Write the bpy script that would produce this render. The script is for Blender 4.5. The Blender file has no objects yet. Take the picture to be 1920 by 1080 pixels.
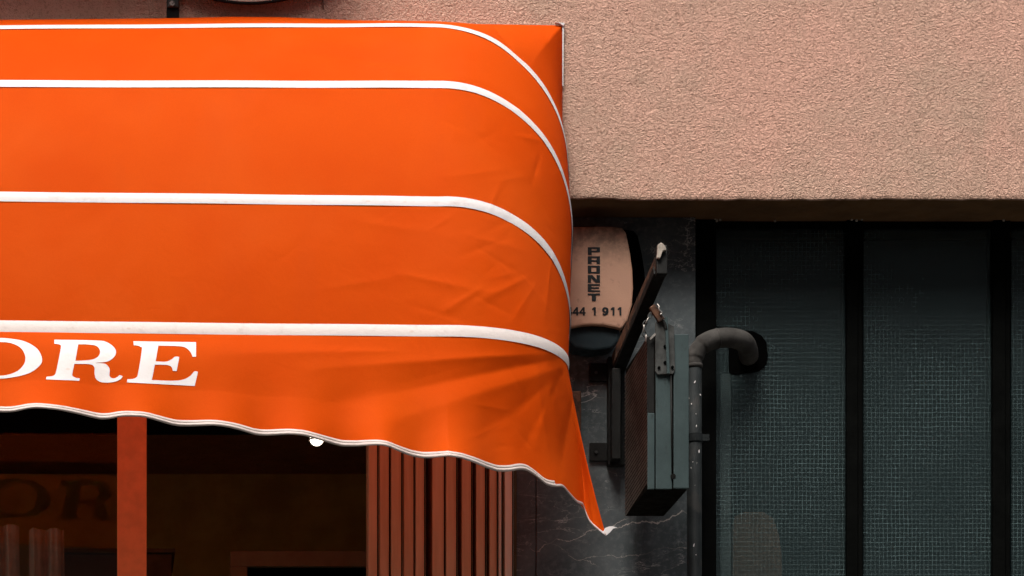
import bpy, bmesh, math, random
import numpy as np
from mathutils import Vector, Matrix
from mathutils.geometry import delaunay_2d_cdt
random.seed(7); rng = np.random.default_rng(7)
C = bpy.context.scene.collection
S = bpy.context.scene

# ------------------------------------------------------------------ camera
D, FPX, VX, VY, XC, ZC = 11.0, 5280.0, 175.0, 2170.0, -1.6354, 1.6
cam = bpy.data.cameras.new('camera'); co = bpy.data.objects.new('camera', cam); C.objects.link(co)
co.location = (XC, -D, ZC); co.rotation_euler = (math.pi/2, 0, 0)
cam.sensor_width = 36; cam.lens = FPX/1920*36
cam.shift_x = (960-VX)/1920; cam.shift_y = (VY-540)/1920
cam.clip_start = .1; cam.clip_end = 500
S.camera = co
# ------------------------------------------------------------------ light
S.view_settings.view_transform = 'Standard'; S.view_settings.look = 'None'
S.view_settings.gamma = 1; S.view_settings.exposure = 1.5
SUN_EL, SUN_AZ = math.radians(57), math.radians(-25)     # azimuth measured from -Y towards -X
w = bpy.data.worlds.new('World'); S.world = w; w.use_nodes = True
nt = w.node_tree; bg = nt.nodes['Background']
sky = nt.nodes.new('ShaderNodeTexSky'); sky.sky_type = 'NISHITA'; sky.sun_disc = False
sky.sun_elevation = SUN_EL; sky.sun_rotation = math.radians(180)+SUN_AZ*-1
sky.air_density = 1.0; sky.dust_density = 6.0; sky.ozone_density = .6
hs = nt.nodes.new('ShaderNodeHueSaturation'); hs.inputs['Saturation'].default_value = .45     # hazy overcast sky
nt.links.new(sky.outputs[0], hs.inputs['Color']); nt.links.new(hs.outputs[0], bg.inputs[0]); bg.inputs[1].default_value = .085
sl = bpy.data.lights.new('sun', 'SUN'); so = bpy.data.objects.new('sun', sl); C.objects.link(so)
sl.energy = 1.35; sl.angle = math.radians(22); sl.color = (1, .95, .88)
d = Vector((math.sin(SUN_AZ)*math.cos(SUN_EL), -math.cos(SUN_AZ)*math.cos(SUN_EL), math.sin(SUN_EL)))
so.rotation_euler = d.to_track_quat('Z', 'Y').to_euler(); so.location = (0, -6, 12)

# ------------------------------------------------------------------ helpers
def P(px, py, Y=0.0):
    k = (D+Y)/FPX
    return Vector((XC+(px-VX)*k, Y, ZC+(VY-py)*k))
def pix(a):                                      # numpy (n,3) -> pixel coordinates of the 1920 photograph
    k = FPX/(D+a[:, 1]); return VX+(a[:, 0]-XC)*k, VY-(a[:, 2]-ZC)*k
def thing(name, label, cat, loc=(0, 0, 0), group=None):
    o = bpy.data.objects.new(name, None); C.objects.link(o); o.location = loc
    o['label'] = label; o['category'] = cat
    if group: o['group'] = group
    return o
def tag(o, label, cat, group=None):
    o['label'] = label; o['category'] = cat
    if group: o['group'] = group
    return o
def base_of(p):
    v = Vector((0, 0, 0))
    while p is not None: v = v+p.location; p = p.parent
    return v
def mesh(name, vs, fs, mat, parent=None, smooth=False, origin=None, bevel=0, uv=None):
    b = base_of(parent) if parent else (Vector(origin) if origin is not None else Vector((0, 0, 0)))
    me = bpy.data.meshes.new(name)
    me.from_pydata([tuple(Vector(v)-b) for v in vs], [], fs); me.update()
    bm = bmesh.new(); bm.from_mesh(me); bmesh.ops.recalc_face_normals(bm, faces=bm.faces) if not smooth == 'raw' else None
    if bevel:
        es = [e for e in bm.edges if len(e.link_faces) == 2 and e.calc_face_angle(0) > .6]
        bmesh.ops.bevel(bm, geom=es, offset=bevel, segments=2, affect='EDGES', profile=.6)
    bm.to_mesh(me); bm.free()
    me.materials.append(mat)
    if smooth:
        for p in me.polygons: p.use_smooth = True
    o = bpy.data.objects.new(name, me); C.objects.link(o)
    if parent: o.parent = parent
    elif origin is not None: o.location = origin
    return o
class MB:
    def __init__(s): s.v = []; s.f = []
    def add(s, vs, fs):
        n = len(s.v); s.v += [Vector(v) for v in vs]; s.f += [tuple(i+n for i in f) for f in fs]; return s
    def box(s, a, b):
        x0, y0, z0 = a; x1, y1, z1 = b
        return s.add([(x0,y0,z0),(x1,y0,z0),(x1,y1,z0),(x0,y1,z0),(x0,y0,z1),(x1,y0,z1),(x1,y1,z1),(x0,y1,z1)],
                     [(0,1,2,3),(7,6,5,4),(0,4,5,1),(1,5,6,2),(2,6,7,3),(3,7,4,0)])
    def pbox(s, px0, px1, py0, py1, Y0, Y1):     # front face given in photo pixels at depth Y0, extruded straight back
        a = P(px0, py1, Y0); b = P(px1, py0, Y0); return s.box((a.x, Y0, a.z), (b.x, Y1, b.z))
    def tube(s, pts, r, n=12, cap=True):
        pts = [Vector(p) for p in pts]; rs = r if hasattr(r, '__len__') else [r]*len(pts)
        base = len(s.v); up = None
        for i, p in enumerate(pts):
            t = (pts[min(i+1, len(pts)-1)]-pts[max(i-1, 0)]).normalized()
            if up is None: up = t.orthogonal().normalized()
            up = (up-t*up.dot(t)).normalized(); sd = t.cross(up)
            for k in range(n):
                a = 2*math.pi*k/n; s.v.append(p+(up*math.cos(a)+sd*math.sin(a))*rs[i])
        for i in range(len(pts)-1):
            for k in range(n):
                a = base+i*n+k; b = base+i*n+(k+1) % n; s.f.append((a, b, b+n, a+n))
        if cap:
            s.f.append(tuple(base+k for k in range(n))[::-1]); s.f.append(tuple(base+(len(pts)-1)*n+k for k in range(n)))
        return s
    def prism(s, pts, dvec):
        n = len(pts); d_ = Vector(dvec); b = len(s.v)
        s.v += [Vector(p) for p in pts]+[Vector(p)+d_ for p in pts]
        s.f.append(tuple(b+i for i in range(n))); s.f.append(tuple(b+n+i for i in range(n))[::-1])
        for i in range(n): j = (i+1) % n; s.f.append((b+i, b+n+i, b+n+j, b+j))
        return s
    def build(s, name, mat, parent=None, smooth=False, origin=None, bevel=0):
        return mesh(name, s.v, s.f, mat, parent, smooth, origin, bevel)
def smooth_path(pts, n=8):
    pts = [Vector(p) for p in pts]; out = []
    for i in range(len(pts)-1):
        p0 = pts[max(i-1, 0)]; p1 = pts[i]; p2 = pts[i+1]; p3 = pts[min(i+2, len(pts)-1)]
        for k in range(n):
            t = k/n; out.append(.5*((2*p1)+(p2-p0)*t+(2*p0-5*p1+4*p2-p3)*t*t+(3*p1-p0-3*p2+p3)*t**3))
    return out+[pts[-1]]

# ------------------------------------------------------------------ materials
class NT:
    def __init__(s, name, rough=.7, spec=.3, metal=0.0):
        s.m = bpy.data.materials.new(name); s.m.use_nodes = True; s.t = s.m.node_tree
        s.b = s.t.nodes['Principled BSDF']; s.out = s.t.nodes['Material Output']
        s.b.inputs['Roughness'].default_value = rough; s.b.inputs['Specular IOR Level'].default_value = spec
        s.b.inputs['Metallic'].default_value = metal
        s.pos = s.t.nodes.new('ShaderNodeNewGeometry').outputs['Position']
    def link(s, a, b): s.t.links.new(a, b)
    def put(s, sock, v):
        if isinstance(v, (int, float)): sock.default_value = v
        elif isinstance(v, (tuple, list)): sock.default_value = tuple(v)+((1,) if len(v) == 3 and len(sock.default_value) == 4 else ())
        else: s.link(v, sock)
    def map(s, sc, loc=(0, 0, 0), rot=(0, 0, 0), src=None):
        n = s.t.nodes.new('ShaderNodeMapping'); s.link(src or s.pos, n.inputs[0])
        n.inputs['Scale'].default_value = sc; n.inputs['Location'].default_value = loc; n.inputs['Rotation'].default_value = rot
        return n.outputs[0]
    def noise(s, scale, detail=4, rough=.55, dist=0, vec=None, col=False):
        n = s.t.nodes.new('ShaderNodeTexNoise'); s.link(vec or s.pos, n.inputs['Vector'])
        n.inputs['Scale'].default_value = scale; n.inputs['Detail'].default_value = detail
        n.inputs['Roughness'].default_value = rough; n.inputs['Distortion'].default_value = dist
        return n.outputs['Color' if col else 'Fac']
    def voro(s, scale, feat='F1', vec=None, rnd=1):
        n = s.t.nodes.new('ShaderNodeTexVoronoi'); s.link(vec or s.pos, n.inputs['Vector']); n.feature = feat
        n.inputs['Scale'].default_value = scale; n.inputs['Randomness'].default_value = rnd
        return n.outputs['Distance']
    def ma(s, op, a, b=0.0, c=0.0, clamp=False):
        n = s.t.nodes.new('ShaderNodeMath'); n.operation = op; n.use_clamp = clamp
        s.put(n.inputs[0], a); s.put(n.inputs[1], b); s.put(n.inputs[2], c); return n.outputs[0]
    def mr(s, v, a, b, c=0.0, d_=1.0, smooth=True):
        n = s.t.nodes.new('ShaderNodeMapRange'); n.interpolation_type = 'SMOOTHSTEP' if smooth else 'LINEAR'
        s.put(n.inputs[0], v)
        for i, q in enumerate((a, b, c, d_)): n.inputs[i+1].default_value = q
        return n.outputs[0]
    def mix(s, f, a, b, mode='MIX'):
        n = s.t.nodes.new('ShaderNodeMix'); n.data_type = 'RGBA'; n.blend_type = mode
        s.put(n.inputs[0], f); s.put(n.inputs[6], a); s.put(n.inputs[7], b); return n.outputs[2]
    def xyz(s, vec=None):
        n = s.t.nodes.new('ShaderNodeSeparateXYZ'); s.link(vec or s.pos, n.inputs[0]); return n.outputs
    def color(s, v): s.put(s.b.inputs['Base Color'], v); return s
    def bump(s, h, strength=.5, dist=.01, prev=None):
        n = s.t.nodes.new('ShaderNodeBump'); s.put(n.inputs['Height'], h)
        n.inputs['Strength'].default_value = strength; n.inputs['Distance'].default_value = dist
        if prev is not None: s.link(prev, n.inputs['Normal'])
        s.link(n.outputs[0], s.b.inputs['Normal']); return n.outputs[0]

def plain(name, col, rough=.6, var=.25, sc=9, spec=.12, metal=0, bump=.12, bsc=60):
    m = NT(name, rough, spec, metal)
    f = m.mr(m.noise(sc, 6, .65), .3, .7)
    m.color(m.mix(f, tuple(c*(1-var) for c in col), tuple(min(1, c*(1+var)) for c in col)))
    if bump: m.bump(m.noise(bsc, 4, .6), bump, .004)
    m.put(m.b.inputs['Roughness'], m.mr(m.noise(sc*3, 4), .3, .7, max(.05, rough-.12), min(1, rough+.12)))
    return m.m

def mk_stucco():
    m = NT('pink_stucco', .93, .15)
    big = m.mr(m.noise(1.6, 5, .6), .35, .65); mid = m.mr(m.noise(7, 5, .65), .3, .7)
    fine = m.noise(88, 4, .62, 1.4)
    c = m.mix(big, (.600, .352, .268), (.505, .338, .254))
    c = m.mix(m.ma('MULTIPLY', mid, .4), c, (.70, .400, .310))
    c = m.mix(m.mr(m.noise(3.2, 6, .7, vec=m.map((1, 1, .35))), .54, .68, 0, .35), c, (.47, .32, .245))
    c = m.mix(m.mr(fine, .34, .50, .62, 0), c, (.24, .125, .085))
    zz = m.xyz()[2]; drip = m.noise(5, 5, .7, vec=m.map((2.2, 1, .12), (4, 0, 0)))
    c = m.mix(m.ma('MULTIPLY', m.mr(drip, .52, .70), m.mr(m.noise(1.3, 3), .4, .6, .05, .35)), c, (.36, .27, .20))
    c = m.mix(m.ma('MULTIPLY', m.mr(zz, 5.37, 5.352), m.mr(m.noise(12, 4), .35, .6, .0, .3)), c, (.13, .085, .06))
    m.color(c)
    v = m.map((1, 1, 1.05))
    h = m.ma('ADD', m.ma('MULTIPLY', m.noise(86, 2.5, .6, 1.2, vec=v), 1.0), m.ma('MULTIPLY', m.noise(150, 3, .6, 1), .35))
    p = m.bump(m.noise(5, 3), .35, .03)
    m.bump(h, .95, .021, p)
    return m.m
def mk_fabric():
    m = NT('orange_awning_fabric', .65, .03)
    f = m.mr(m.noise(2.5, 5, .6), .3, .7)
    c = m.mix(f, (.58, .062, .0016), (.61, .072, .0022))
    c = m.mix(m.mr(m.noise(9, 6, .7), .62, .78, 0, .22), c, (.50, .05, .002))
    c = m.mix(m.mr(m.voro(38), .03, .012, 0, .22), c, (.4, .04, .005))
    c = m.mix(m.mr(m.noise(230, 3, .7), .40, .62, .16, 0), c, (.40, .036, .001))          # weave
    c = m.mix(m.mr(m.noise(3.2, 6, .7, vec=m.map((1.6, 1, .22), (2, 0, 1))), .50, .72, 0, .20), c, (.50, .060, .006))   # rain streaks
    c = m.mix(m.mr(m.noise(1.1, 4, .6, vec=m.map((1, 1, 1), (5, 0, 3))), .45, .65, 0, .22), c, (.68, .105, .012))        # sun fading
    m.color(c)
    h = m.ma('ADD', m.ma('MULTIPLY', m.noise(14, 3, .5, .6), .6), m.ma('MULTIPLY', m.noise(330, 2, .5), .05))
    nb = m.bump(h, .34, .012)
    tr = m.t.nodes.new('ShaderNodeBsdfTranslucent'); m.put(tr.inputs[0], (.9, .11, .006))
    mx = m.t.nodes.new('ShaderNodeMixShader'); mx.inputs[0].default_value = .28
    m.link(m.b.outputs[0], mx.inputs[1]); m.link(tr.outputs[0], mx.inputs[2]); m.link(mx.outputs[0], m.out.inputs[0])
    return m.m
def mk_white(name='white_tape', col=(.56, .525, .52), dirt=(.40, .33, .30)):
    m = NT(name, .55, .3)
    c = m.mix(m.mr(m.noise(16, 6, .7), .5, .75, 0, .45), col, dirt)
    c = m.mix(m.mr(m.voro(17, vec=m.map((.55, 1, 1))), .10, .05, 0, .45), c, (.5, .35, .28))
    m.color(c); m.bump(m.noise(70, 3), .25, .004)
    return m.m
def mk_marble():
    m = NT('grey_marble', .38, .4)
    px = m.xyz(); x, z = px[0], px[2]
    n1 = m.noise(2.2, 6, .62, .8); n2 = m.noise(6, 6, .65)
    c = m.mix(m.mr(n1, .3, .7), (.034, .043, .046), (.088, .102, .107))
    c = m.mix(m.mr(m.noise(45, 4, .7), .45, .7, 0, .5), c, (.125, .135, .14))
    def vein(c, src, w_, st):
        f = m.ma('MULTIPLY', m.mr(m.ma('ABSOLUTE', m.ma('SUBTRACT', src, .5)), 0, w_, 1, 0), st); return m.mix(f, c, (.46, .44, .42))
    msk = m.mr(n2, .45, .62, .05, 1)
    c = vein(c, m.noise(1.9, 7, .6, .7, vec=m.map((1, 1, 2.6), (3, 1, 2), (0, .25, 0))), .007, m.ma('MULTIPLY', msk, .75))
    c = vein(c, m.noise(4.5, 8, .62, .4, vec=m.map((1, 1, 2.2), (7, 1, 5), (0, -.3, 0))), .008, m.ma('MULTIPLY', msk, .6))
    # the veins that cross the foot of the pillar
    wob = m.ma('MULTIPLY', m.ma('SUBTRACT', m.noise(11, 5, .6), .5), .09)
    for (p0, p1, wd, st) in (((1165, 990), (1290, 962), .0042, .75), ((1005, 1030), (1165, 978), .0030, .55), ((1100, 1050), (1300, 1022), .0022, .35),
                             ((1075, 742), (1120, 745), .002, .35), ((1010, 1012), (1110, 1060), .0022, .4)):
        a, b = P(*p0, .24), P(*p1, .24); sl_ = (b.z-a.z)/(b.x-a.x)
        line = m.ma('ADD', m.ma('MULTIPLY_ADD', x, sl_, a.z-sl_*a.x), wob)
        f = m.mr(m.ma('ABSOLUTE', m.ma('SUBTRACT', z, line)), 0, wd, 1, 0)
        f = m.ma('MULTIPLY', f, m.ma('MULTIPLY', m.mr(x, a.x-.04, a.x+.02), m.mr(x, b.x-.02, b.x+.05, 1, 0)))
        f = m.ma('MULTIPLY', f, m.mr(m.noise(14, 3), .38, .52, .25, 1))
        c = m.mix(m.ma('MULTIPLY', f, st), c, (.60, .52, .46))
    c = m.mix(m.mr(m.noise(3.5, 6, .7, vec=m.map((3, 1, .5))), .55, .72, 0, .6), c, (.018, .018, .017))
    m.color(c); m.bump(m.noise(25, 5), .15, .004)
    return m.m
def mk_wired():
    m = NT('wired_glass', .22, .5)
    wv = m.noise(7, 3, .5, vec=m.map((1, 1, 1)), col=True)
    vm = m.t.nodes.new('ShaderNodeVectorMath'); vm.operation = 'MULTIPLY_ADD'
    m.link(wv, vm.inputs[0]); vm.inputs[1].default_value = (.012, 0, .012); m.link(m.pos, vm.inputs[2])
    q = m.xyz(vm.outputs[0])
    def lines(c, p, w_):
        f = m.ma('ABSOLUTE', m.ma('SUBTRACT', m.ma('FRACT', m.ma('DIVIDE', m.ma('ADD', c, 50), p)), .5))
        return m.mr(f, .5-w_, .5, 0, 1)
    gl = m.mr(m.noise(40, 3, .6), .3, .65, .6, 1)
    wire = m.ma('MULTIPLY', m.ma('MAXIMUM', lines(q[0], .0163, .085), lines(q[2], .0185, .085)), gl)
    rd = m.mr(m.noise(2.6, 5, .6), .35, .65, .55, 1); wire = m.ma('MULTIPLY', wire, rd)
    tr = m.t.nodes.new('ShaderNodeBsdfTransparent'); tr.inputs[0].default_value = (.80, .86, .86, 1)
    gs = m.t.nodes.new('ShaderNodeBsdfGlossy'); gs.inputs['Roughness'].default_value = .28; gs.inputs[0].default_value = (.8, .9, .92, 1)
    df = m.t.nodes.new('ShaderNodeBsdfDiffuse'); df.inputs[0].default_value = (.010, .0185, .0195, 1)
    wd = m.t.nodes.new('ShaderNodeBsdfDiffuse'); wd.inputs[0].default_value = (.19, .27, .27, 1)
    bp = m.t.nodes.new('ShaderNodeBump'); bp.inputs['Strength'].default_value = .1; bp.inputs['Distance'].default_value = .002
    m.link(m.ma('ADD', wire, m.ma('MULTIPLY', m.noise(60, 4), .7)), bp.inputs['Height']); m.link(bp.outputs[0], gs.inputs['Normal'])
    def ms(f, a, b):
        n = m.t.nodes.new('ShaderNodeMixShader'); m.put(n.inputs[0], f); m.link(a, n.inputs[1]); m.link(b, n.inputs[2]); return n.outputs[0]
    s1 = ms(.50, tr.outputs[0], df.outputs[0]); s2 = ms(.06, s1, gs.outputs[0]); s3 = ms(m.ma('MULTIPLY', wire, .32), s2, wd.outputs[0])
    spk = m.mr(m.voro(26, vec=m.map((1, 1, .6))), .035, .02, 0, .5)
    s4 = ms(spk, s3, wd.outputs[0])
    m.link(s4, m.out.inputs[0]); return m.m
def mk_glass():
    m = NT('shop_glass')
    tr = m.t.nodes.new('ShaderNodeBsdfTransparent'); tr.inputs[0].default_value = (.75, .75, .72, 1)
    gs = m.t.nodes.new('ShaderNodeBsdfGlossy'); gs.inputs['Roughness'].default_value = .035
    n = m.t.nodes.new('ShaderNodeMixShader'); n.inputs[0].default_value = .024
    m.link(tr.outputs[0], n.inputs[1]); m.link(gs.outputs[0], n.inputs[2]); m.link(n.outputs[0], m.out.inputs[0]); return m.m
def mk_pipe(name='painted_iron_pipe', k=.5):
    m = NT(name, .6, .1)
    c = m.mix(m.mr(m.noise(12, 5), .3, .7), tuple(k*q for q in (.012, .015, .016)), tuple(k*q for q in (.026, .031, .032)))
    c = m.mix(m.mr(m.noise(9, 5, .7), .52, .62, 0, .7), c, (.045*k, .043*k, .040*k))
    c = m.mix(m.mr(m.voro(31, vec=m.map((1.5, 1, .5))), .04, .03, 0, .8), c, (.45, .42, .4))
    m.color(c); m.bump(m.noise(60, 5), .25, .005); return m.m
def mk_siren():
    m = NT('siren_plastic', .6, .35)
    c = m.mix(m.mr(m.noise(5, 5), .3, .7), (.27, .145, .095), (.33, .18, .115))
    c = m.mix(m.mr(m.noise(26, 5, .7), .58, .7, 0, .5), c, (.16, .085, .055))
    up = m.ma('MULTIPLY', m.mr(m.xyz()[2], P(0, 520, .11).z, P(0, 440, .11).z), m.mr(m.noise(30, 6, .75), .35, .6, .2, 1)); c = m.mix(m.ma('MULTIPLY', up, .75), c, (.085, .05, .033)); m.color(c)  # grime mottling plus painted shade, darker towards the top of the siren
    m.bump(m.noise(140, 3), .2, .003); return m.m
def mk_rust():
    m = NT('rusty_steel', .8, .25)
    c = m.mix(m.mr(m.noise(18, 6, .7), .35, .62), (.020, .010, .006), (.085, .036, .018))
    c = m.mix(m.mr(m.noise(50, 4, .6), .6, .72), c, (.15, .085, .055)); m.color(c); m.bump(m.noise(80, 5), .5, .005); return m.m
def mk_sign():
    m = NT('teal_painted_metal', .55, .25)
    c = m.mix(m.mr(m.noise(6, 6, .65), .3, .7), (.022, .036, .037), (.032, .050, .051))
    c = m.mix(m.mr(m.noise(22, 6, .75, vec=m.map((1.5, 1.5, .5))), .56, .7, 0, .6), c, (.010, .014, .014)); m.color(c)
    m.bump(m.noise(90, 4), .2, .003); return m.m
def mk_wood(name, a, b):
    m = NT(name, .6, .3)
    c = m.mix(m.mr(m.noise(6, 5, .6, vec=m.map((6, 6, .35))), .3, .7), a, b); m.color(c)
    m.bump(m.noise(40, 4, vec=m.map((3, 3, .3))), .15, .004); return m.m
M = dict(stucco=mk_stucco(), fabric=mk_fabric(), white=mk_white(), marble=mk_marble(), wired=mk_wired(), glass=mk_glass(), pipe=mk_pipe(), elbow=plain('dusty_pipe_elbow', (.044, .041, .038), .8, .3, 14, .05, 0, .3),
         siren=mk_siren(), rust=mk_rust(), sign=mk_sign(),
         letter=mk_white('white_vinyl', (.57, .535, .525), (.49, .44, .41)),
         tape4=mk_white('shaded_dirty_tape', (.62, .55, .52), (.40, .33, .29)),  # lowest stripe tinted for the shade it hangs in, besides dirt
         hem=mk_white('grubby_binding', (.50, .42, .385), (.27, .20, .17)),
         ribs=plain('brown_ribbed_plastic', (.19, .17, .15), .5, .3, 12, bump=0),
         orangebounce=plain('orange_bounce', (.80, .16, .03), .6, .1, 5),
         hatch=plain('brown_hatch_frame', (.22, .16, .09), .7, .1, 9),
         soffit=plain('dark_brown_soffit', (.095, .050, .022), .8, .2, 6),  # one even dark brown for the underside of the beam
         black=plain('black_paint', (.0015, .0015, .0015), .8, .0, 8, 0),
         frame=plain('black_window_frame', (.0018, .002, .0018), .6, .3, 10, .02),
         ink=plain('dark_ink', (.010, .011, .012), .5, .25, 30, bump=0),
         lens=plain('dark_blue_lens', (.010, .016, .019), .45, .15, 10),
         darkmetal=plain('dark_metal', (.008, .008, .0075), .6, .25, 16),
         greymetal=plain('grey_metal', (.045, .046, .044), .5, .4, 20),
         chrome=plain('bare_steel', (.36, .33, .30), .35, .3, 40, metal=.7),
         board=plain('added_teal_panel', (.013, .026, .028), .9, .2, 5),
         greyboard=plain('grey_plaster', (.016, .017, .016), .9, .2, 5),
         strip=plain('pale_reflection', (.80, .78, .76), .8, .2, 9),
         tanpatch=plain('tan_patch', (.80, .40, .25), .8, .2, 6),
         post=plain('red_brown_paint', (.92, .30, .12), .55, .08, 14, bump=.25, bsc=200),
         doorw=mk_wood('brown_door_frame', (.62, .34, .19), (.74, .43, .26)),
         doorlit=mk_wood('lit_door_frame', (.88, .68, .54), (.92, .75, .62)),  # lit copy of the door wood, lighter where it clears the awning shade
         seal=plain('black_rubber_seal', (.005, .004, .003), .7, .2, 9, .02),
         room=plain('dark_brown_wall', (.62, .58, .26), .9, .2, 3),
         curt=plain('curtain_cloth', (.62, .50, .42), .9, .15, 20),
         brownframe=plain('brown_frame_paint', (.10, .065, .035), .7, .2, 9),
         cream=plain('cream_enamel', (.5, .4, .33), .5, .1, 9),
         mortar=plain('old_mortar', (.30, .26, .22), .9, .3, 40),
         asphalt=plain('asphalt', (.055, .054, .052), .9, .25, 30, bump=.5),
         pave=plain('pavement_slabs', (.20, .19, .175), .85, .2, 7),
         facade=plain('ochre_render', (.20, .17, .145), .9, .15, 2),
         paneg=plain('dark_window_pane', (.02, .03, .035), .15, .2, 3, bump=0))
e = NT('lit_bulb'); e.b.inputs['Emission Color'].default_value = (1, .86, .70, 1); e.b.inputs['Emission Strength'].default_value = 1.3; e.color((.9, .85, .8)); M['bulb'] = e.m

# ------------------------------------------------------------------ setting
def structure(o): o['kind'] = 'structure'; return o
structure(MB().add([(-60, -60, 0), (60, -60, 0), (60, 40, 0), (-60, 40, 0)], [(0, 1, 2, 3)]).build('ground', M['asphalt']))
structure(MB().box((-30, -2.6, 0.002), (30, .2, .13)).build('pavement', M['pave']))
structure(MB().box((-30, -18, 0.002), (30, -15.5, .13)).build('pavement', M['pave']))
# building across the street (seen only in the window reflections)
b = thing('building', 'ochre rendered building across the street, seen only as a reflection', 'building', (0, -18, 0))
mb = MB(); xs = list(np.arange(-24, 25, 4.0)); W_, H0, HH = 1.3, 1.0, 1.7
mb.box((-25, -26, 0), (25, -18.15, 20.3)).build('wall', M['facade'], b)
mm = MB(); pn = MB()
for k in range(7):
    for x in xs: MB().box((x-W_/2, -18.15, H0+k*2.9), (x+W_/2, -18.1, H0+k*2.9+HH)).build('window', M['paneg'], b)
    mm.box((-25, -18.15, k*2.9-.001+.05), (25, -18.0, H0+k*2.9-.05))
mm.build('spandrel', M['facade'], b)

# stucco wall (lintel beam over the shop fronts and wall above)
XL, XR = -4.2, 3.6
sw = thing('stucco_wall', 'rough pinkish stucco wall above the awning and over the wired glass windows', 'wall', (0, 0, 5.35))
zb0, zb1 = P(1070, 367.3).z, P(1920, 371).z
nx, nz = 420, 60
vs, fs = [], []
edge = np.cumsum(rng.normal(0, .0007, nx+1)); edge -= np.linspace(edge[0], edge[-1], nx+1); edge += rng.normal(0, .0009, nx+1)
for i in range(nx+1):
    x = XL+(XR-XL)*i/nx; zb = zb0+(zb1-zb0)*(x-.23)/1.77+edge[i]
    vs.append((x, .010, zb+.0)); vs.append((x, 0.002, zb+.003)); vs.append((x, 0, zb+.012)); vs.append((x, 0, 8.2))
for i in range(nx):
    for k in range(3): a = i*4+k; fs.append((a, a+4, a+5, a+1))
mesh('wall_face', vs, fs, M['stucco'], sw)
MB().box((XL, .012, 5.362), (XR, 4.5, 8.2)).build('beam', M['stucco'], sw)
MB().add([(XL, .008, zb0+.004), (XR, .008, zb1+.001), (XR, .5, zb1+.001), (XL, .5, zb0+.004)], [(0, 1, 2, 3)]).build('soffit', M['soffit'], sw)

# marble pillar
mp = thing('marble_pillar', 'dark grey veined marble pillar between the shop door and the wired glass window', 'pillar', (P(1136, 900, .24).x, .24, 0))
ZT = 5.352
def wx(px, Y): return P(px, 500, Y).x
MB().box((wx(1006, .24), .24, 0), (wx(1304, .24), 1.2, ZT)).build('marble_slab', M['marble'], mp, bevel=.002)
MB().box((wx(968, .245), .245, 0), (wx(1004.5, .245), 1.2, ZT)).build('marble_slab', M['marble'], mp, bevel=.002)

# rooms behind
structure(MB().box((XL, 4.5, 0), (XR, 4.6, 8.2)).build('back_wall', M['room']))
structure(MB().box((XL-.1, .3, 0), (XL, 4.5, 8.2)).build('side_wall', M['room']))
structure(MB().box((XR, .26, 0), (XR+.1, 4.5, 8.2)).build('side_wall', M['room']))
structure(MB().box((XL, .30, 3.0), (wx(1000, .3)-.02, 4.49, 3.1)).build('floor', M['room']))
pw = MB().box((wx(1020, .5), 1.21, 0), (wx(1030, .5)+.1, 4.49, ZT)).build('partition_wall', M['room']); structure(pw)

# ------------------------------------------------------------------ wired glass window
wn = thing('window', 'tall wired glass window in black frames under the stucco beam', 'window', (wx(1620, .3), .3, 0))
MB().box((wx(1304, .262), .262, 0), (wx(1343, .262), .36, ZT-.001)).build('jamb', M['frame'], wn, bevel=.003)
for i, (a, b_) in enumerate(((1589, 1619), (1863, 1896), (2140, 2172))):
    m_ = MB().box((wx(a, .265), .268, 0), (wx(b_-10, .265), .36, ZT-.001)); m_.box((wx(b_-9, .265), .275, 0), (wx(b_, .265), .36, ZT-.001))
    m_.build('mullion', M['frame'], wn, bevel=.003)
ye = [1343, 1589, 1619, 1863, 1896, 2140]
for i in range(3):
    MB().box((wx(ye[2*i], .30), .298, 0), (wx(ye[2*i+1], .30), .304, ZT-.002)).build('glass_pane', M['wired'], wn)
    MB().box((wx(ye[2*i], .29), .285, ZT-.03), (wx(ye[2*i+1], .29), .296, ZT-.003)).build('top_bead', M['frame'], wn)
# behind the wired glass: backing wall, and panels added for pane tones
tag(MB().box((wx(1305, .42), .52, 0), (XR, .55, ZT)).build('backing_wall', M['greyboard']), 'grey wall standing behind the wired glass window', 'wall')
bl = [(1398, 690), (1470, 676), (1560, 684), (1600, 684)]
for (x0, x1, yt, lab) in ((1372, 1594, 690, 'teal panel added for the paler tone of the left wired glass pane beside the pipe'), (1612, 1870, 664, 'teal panel added for the paler tone of the middle wired glass pane'), (1886, 2150, 650, 'teal panel added for the paler tone of the right wired glass pane, cut by the photo edge')):
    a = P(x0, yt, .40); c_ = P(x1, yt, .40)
    tag(MB().box((a.x, .40, 0), (c_.x, .42, a.z)).build('board', M['board']), lab, 'board', 'tone panels added behind the wired glass')  # teal panels added for the paler lower tone of the panes
tag(MB().box((wx(1352, .33), .330, 0), (wx(1371, .33), .345, P(1350, 700, .33).z)).build('reflection_strip', M['strip'], bevel=.004), 'pale grey upright strip standing in for a reflection in the glass beside the black jamb', 'strip')  # pale strip behind the glass painted in place of a reflection
pts = [P(x, y, .36) for x, y in ((1374, 1500), (1374, 985), (1379, 968), (1396, 960), (1432, 960), (1450, 972), (1460, 1000), (1466, 1040), (1467, 1500))]
tag(MB().prism(pts, (0, .03, 0)).build('tan_sheet', M['tanpatch'], bevel=.003), 'brown rounded sheet behind the left wired glass pane', 'tan_patch')  # tan rounded sheet for the brown patch in this pane
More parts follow.
